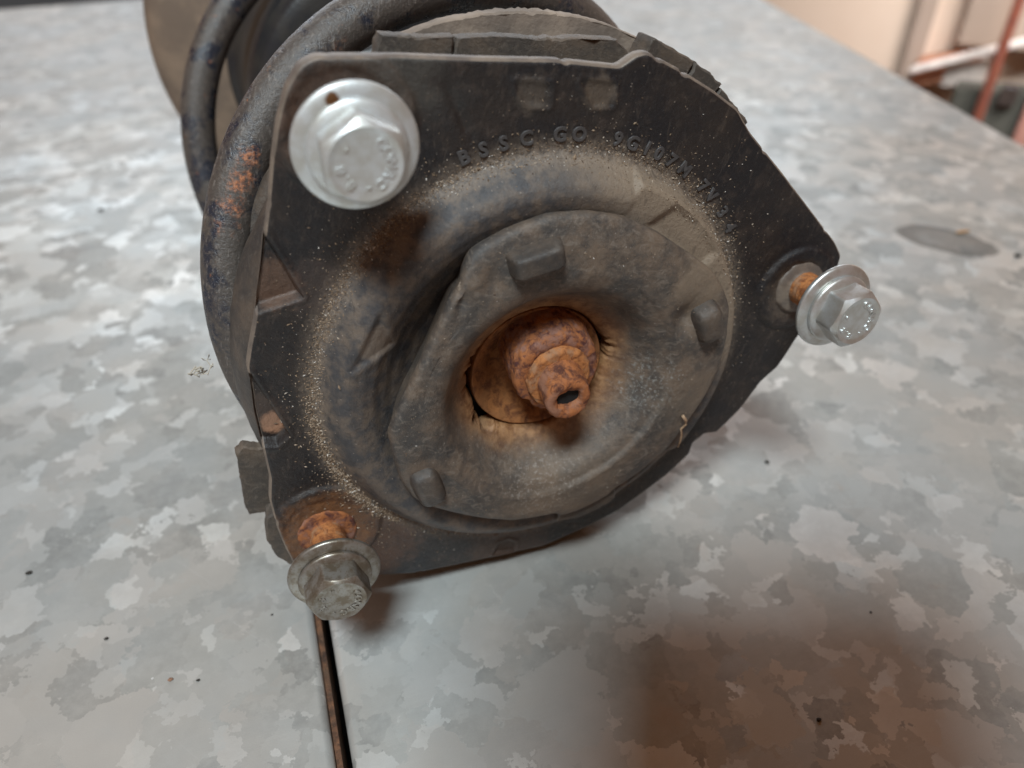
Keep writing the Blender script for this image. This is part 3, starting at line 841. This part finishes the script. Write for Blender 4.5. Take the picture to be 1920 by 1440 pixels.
# clod of dirt stuck on the flat side of the rubber
def clod(name, c, s, n, parent, mat, seed):
    rnd = random.Random(seed); vs = []; fs = []
    bm = bmesh.new(); bmesh.ops.create_icosphere(bm, subdivisions=4, radius=1)
    for v_ in bm.verts:
        k = 1+.55*fbm(v_.co.x+seed, v_.co.y, v_.co.z, 1.3)+.35*fbm(v_.co.x, v_.co.y+seed, v_.co.z, 4)
        v_.co = Vector((v_.co.x*s[0]*k+c[0], v_.co.y*s[1]*k+c[1], v_.co.z*s[2]*k+c[2]))
    vs = [tuple(v_.co) for v_ in bm.verts]; fs = [tuple(q.index for q in f_.verts) for f_ in bm.faces]; bm.free()
    return mesh(name, vs, fs, mat, parent)
M_clod = mat_simple('dry_dirt', (.42, .34, .26), .9, 0, (.22, .17, .13), .6, .8)
clod('dirt_clod', (-29.0, 26.8, 10.8), (1.1, 2.3, 1.0), 0, cup, M_clod, 5)

# ---------------------------------------------------------------- small things
def fibre(name, pts, r0, mat, label, cat):
    vs = []; nw = 8; n = len(pts)
    for i, p in enumerate(pts):
        p = Vector(p); d = (Vector(pts[min(i+1, n-1)])-Vector(pts[max(i-1, 0)])).normalized()
        s_ = d.cross(Vector((.3, .1, 1))).normalized(); u = d.cross(s_)
        r = r0*(1-.6*i/n)
        for j in range(nw):
            b = 2*math.pi*j/nw; vs.append(tuple(p+s_*math.cos(b)*r+u*math.sin(b)*r))
    fs = grid_faces(n, nw); fs.append(tuple(range(nw-1, -1, -1))); fs.append(tuple((n-1)*nw+j for j in range(nw)))
    o = mesh(name, vs, fs, mat); tag(o, label, cat); return o
mi = mw
def L2W(x, y, z): return tuple((mi @ Vector((x*MM, y*MM, z*MM)))/MM)
M_straw = mat_simple('straw', (.40, .27, .17), .7, 0, (.28, .17, .10), .6)
fibre('dry_stalk', [L2W(*p) for p in ((40.0, -6.5, 13.0), (41.6, -8.0, 13.0), (42.6, -9.6, 12.6), (41.4, -11.0, 12.8), (42.6, -13.2, 12.6), (43.4, -15.8, 12.2), (44.2, -18.6, 11.4))], .45, M_straw, 'thin broken straw stalk caught at the right edge of the rubber bushing', 'stalk')
M_lint = mat_simple('lint', (.55, .49, .40), .9)
rl = random.Random(9)
base = Vector(L2W(-80.0, -16, -22)); pts = []
q = Vector((0, 0, 0))
for i in range(46):
    q += Vector((rl.gauss(0, .9), rl.gauss(0, .6), rl.gauss(0, .9))); q *= .88
    pts.append(tuple(base+q+Vector((1.0, 0, 1.2))*(i/46)*2.0))
fibre('lint_tuft', pts, .22, M_lint, 'tiny pale tuft of lint clinging to the left side of the spring', 'lint')

M_dark = mat_simple('dark_grit', (.03, .025, .02), .8)
M_brown = mat_simple('brown_grit', (.30, .16, .10), .8)
M_white = mat_simple('white_grit', (.75, .74, .72), .6)
CR_ = [(-97.1, 191.7, 1.0, 0, 'dark crumb alone on the far left of the bench'), (-72.2, 158.9, .65, 0, 'small dark crumb on the bench left of the tarnished bolt'),
       (-99.1, 464.8, 1.6, 0, 'dark crumb on the bench beside the coil spring at upper left'), (-54.5, 139.5, .75, 1, 'brown flake on the bench below left of the tarnished bolt'),
       (-47.3, 136.9, .55, 0, 'dark crumb just right of the brown flake on the bench'), (146.4, 161.3, .9, 0, 'dark crumb on the bench right of the strut below the shiny bolt'),
       (105.7, 74.0, .75, 0, 'dark crumb in the brown reflection near the bottom right of the bench'), (139.9, 97.1, .45, 0, 'tiny dark crumb on the bench at right, above the brown reflection'),
       (-59.2, 141.5, .35, 2, 'tiny white fleck beside the brown flake on the bench'), (349.4, 250.5, 2.0, 0, 'dark crumb at the right edge of the view beside the oil stain'),
       (-26.5, 152.1, .4, 0, 'tiny dark crumb on the bench beside the joint near the tarnished bolt')]
for i, (x, y, s_, k, lb) in enumerate(CR_):
    s_ *= .75; o = clod('grit_crumb', (x, y, s_*.45), (s_*1.2, s_*.9, s_*.5), 0, None, (M_dark, M_brown, M_white)[k], 20+i)
    tag(o, lb, 'crumb', 'crumbs scattered on the bench')
o = clod('orange_chip', (343.5, 281.0, .5), (4.2, 1.3, .5), 0, None, mat_simple('orange_chip', (.55, .33, .17), .8), 77)
tag(o, 'flat orange brown chip at the edge of the oil stain on the bench', 'chip')

# ---------------------------------------------------------------- the phone the picture is taken with
def phone():
    o = empty('smartphone', (0, 0, 0), 'black smartphone held just behind the lens over the bench', 'phone')
    bm = bmesh.new(); bmesh.ops.create_cube(bm, size=1)
    for v_ in bm.verts: v_.co = Vector((v_.co.x*118+44, v_.co.y*80+24, v_.co.z*8+8))
    bmesh.ops.bevel(bm, geom=[e for e in bm.edges if abs(e.verts[0].co.z-e.verts[1].co.z) > 5], offset=9, segments=6, affect='EDGES')
    vs = [tuple(v_.co) for v_ in bm.verts]; fs = [tuple(q.index for q in f_.verts) for f_ in bm.faces]; bm.free()
    b = mesh('phone_body', vs, fs, M_boot, o, False)
    bm = bmesh.new(); bmesh.ops.create_cube(bm, size=1)
    vs = [((v_.co.x*110+44), (v_.co.y*72+24), v_.co.z*.4+12.3) for v_ in bm.verts]; fs = [tuple(q.index for q in f_.verts) for f_ in bm.faces]; bm.free()
    mesh('phone_screen', vs, fs, M_black, o, False)
    v, f = lathe([(4.5, 4.2), (5.5, 3.4), (5.5, 4.2)], 32); mesh('lens_ring', v, f, M_black, o)
    o.matrix_world = cam.matrix_world.copy()
phone()

# ---------------------------------------------------------------- beyond the bench
NH = Vector((0.6903, 0.7235, 0)); TH = Vector((0.7235, -0.6903, 0))
def bgp(s_, d, z): return tuple(NH*d+TH*s_+Vector((0, 0, z)))
def bgbox(name, s0, s1, z0, z1, d0, d1, mat, label, cat, slope=0.0, lean=0.0, kind=None, bev=3.0):
    bm = bmesh.new(); bmesh.ops.create_cube(bm, size=1)
    if bev:
        for v_ in bm.verts:
            v_.co = Vector((v_.co.x*(s1-s0), v_.co.y*(d1-d0), v_.co.z*(z1-z0)))
        bmesh.ops.bevel(bm, geom=bm.edges[:], offset=bev, segments=2, affect='EDGES')
    else:
        for v_ in bm.verts: v_.co = Vector((v_.co.x*(s1-s0), v_.co.y*(d1-d0), v_.co.z*(z1-z0)))
    vs = []
    for v_ in bm.verts:
        x = v_.co.x+(s0+s1)/2; dd = v_.co.y+(d0+d1)/2; z = v_.co.z+(z0+z1)/2
        z += slope*(x-s0); x += lean*(z-z1)
        vs.append(bgp(x, dd, z))
    fs = [tuple(q.index for q in f_.verts) for f_ in bm.faces]; bm.free()
    o = mesh(name, vs, fs, mat, None, False)
    tag(o, label, cat, None, kind); return o
M_cream = mat_simple('cream_plaster', (.78, .62, .50), .85, 0, (.74, .57, .45), .004)
M_taupe = mat_simple('taupe_paint', (.43, .33, .27), .8, 0, (.38, .29, .23), .004)
M_orange = mat_simple('orange_rusty_steel', (.30, .085, .04), .6, 0, (.20, .06, .04), .02)
M_whitebar = mat_simple('white_plastic', (.85, .78, .74), .4)
M_floor = mat_simple('grey_floor', (.22, .20, .19), .8, 0, (.16, .15, .14), .003)
bgbox('wall', -2400, 1400, -900, 200, 1480, 1560, M_cream, None, None, kind='structure', bev=0)
fl = mesh('floor', [(-4000, -2500, -900), (4000, -2500, -900), (4000, 4000, -900), (-4000, 4000, -900)], [(0, 1, 2, 3)], M_floor, None, False)
tag(fl, kind='structure')
bgbox('wall_batten', 6, 33, -700, 500, 1452, 1479, M_taupe, 'taupe upright batten on the cream wall beyond the bench', 'batten')
bgbox('cupboard_door', 74, 420, -138, 420, 1440, 1470, M_taupe, 'taupe cupboard door behind the orange upright at top right', 'door')
bgbox('steel_upright', 123, 136, -700, 420, 1340, 1360, M_orange, 'rusty orange steel upright crossing the white rail at top right', 'upright')
bgbox('white_rail', 20, 330, -177, -166, 1395, 1412, M_whitebar, 'sloping white rail beyond the right edge of the bench', 'rail', slope=.40)
bgbox('terracotta_block', 26, 112, -205, -166, 1425, 1470, mat_simple('terracotta', (.48, .20, .11), .8), 'terracotta block under the sloping white rail', 'block', slope=.30)
bgbox('paper_bag', 70, 128, -198, -160, 1420, 1440, mat_simple('pale_paper', (.62, .55, .50), .8), 'pale paper bag under the white rail beside the terracotta block', 'bag', slope=.2)
bgbox('grey_crate', 90, 330, -330, -182, 1370, 1420, mat_simple('grey_green_plastic', (.10, .10, .085), .5), 'dark grey green crate behind the foot of the orange upright', 'crate', slope=.05)
bgbox('metal_tin', 148, 172, -195, -165, 1355, 1368, mat_simple('tin', (.6, .6, .62), .25, 1.0), 'small shiny tin on the grey green crate', 'tin')
bgbox('pink_post', 186, 225, -500, -140, 1350, 1380, mat_simple('pink_painted_wood', (.50, .25, .20), .6), 'dull pink post at the right edge of the view', 'post')
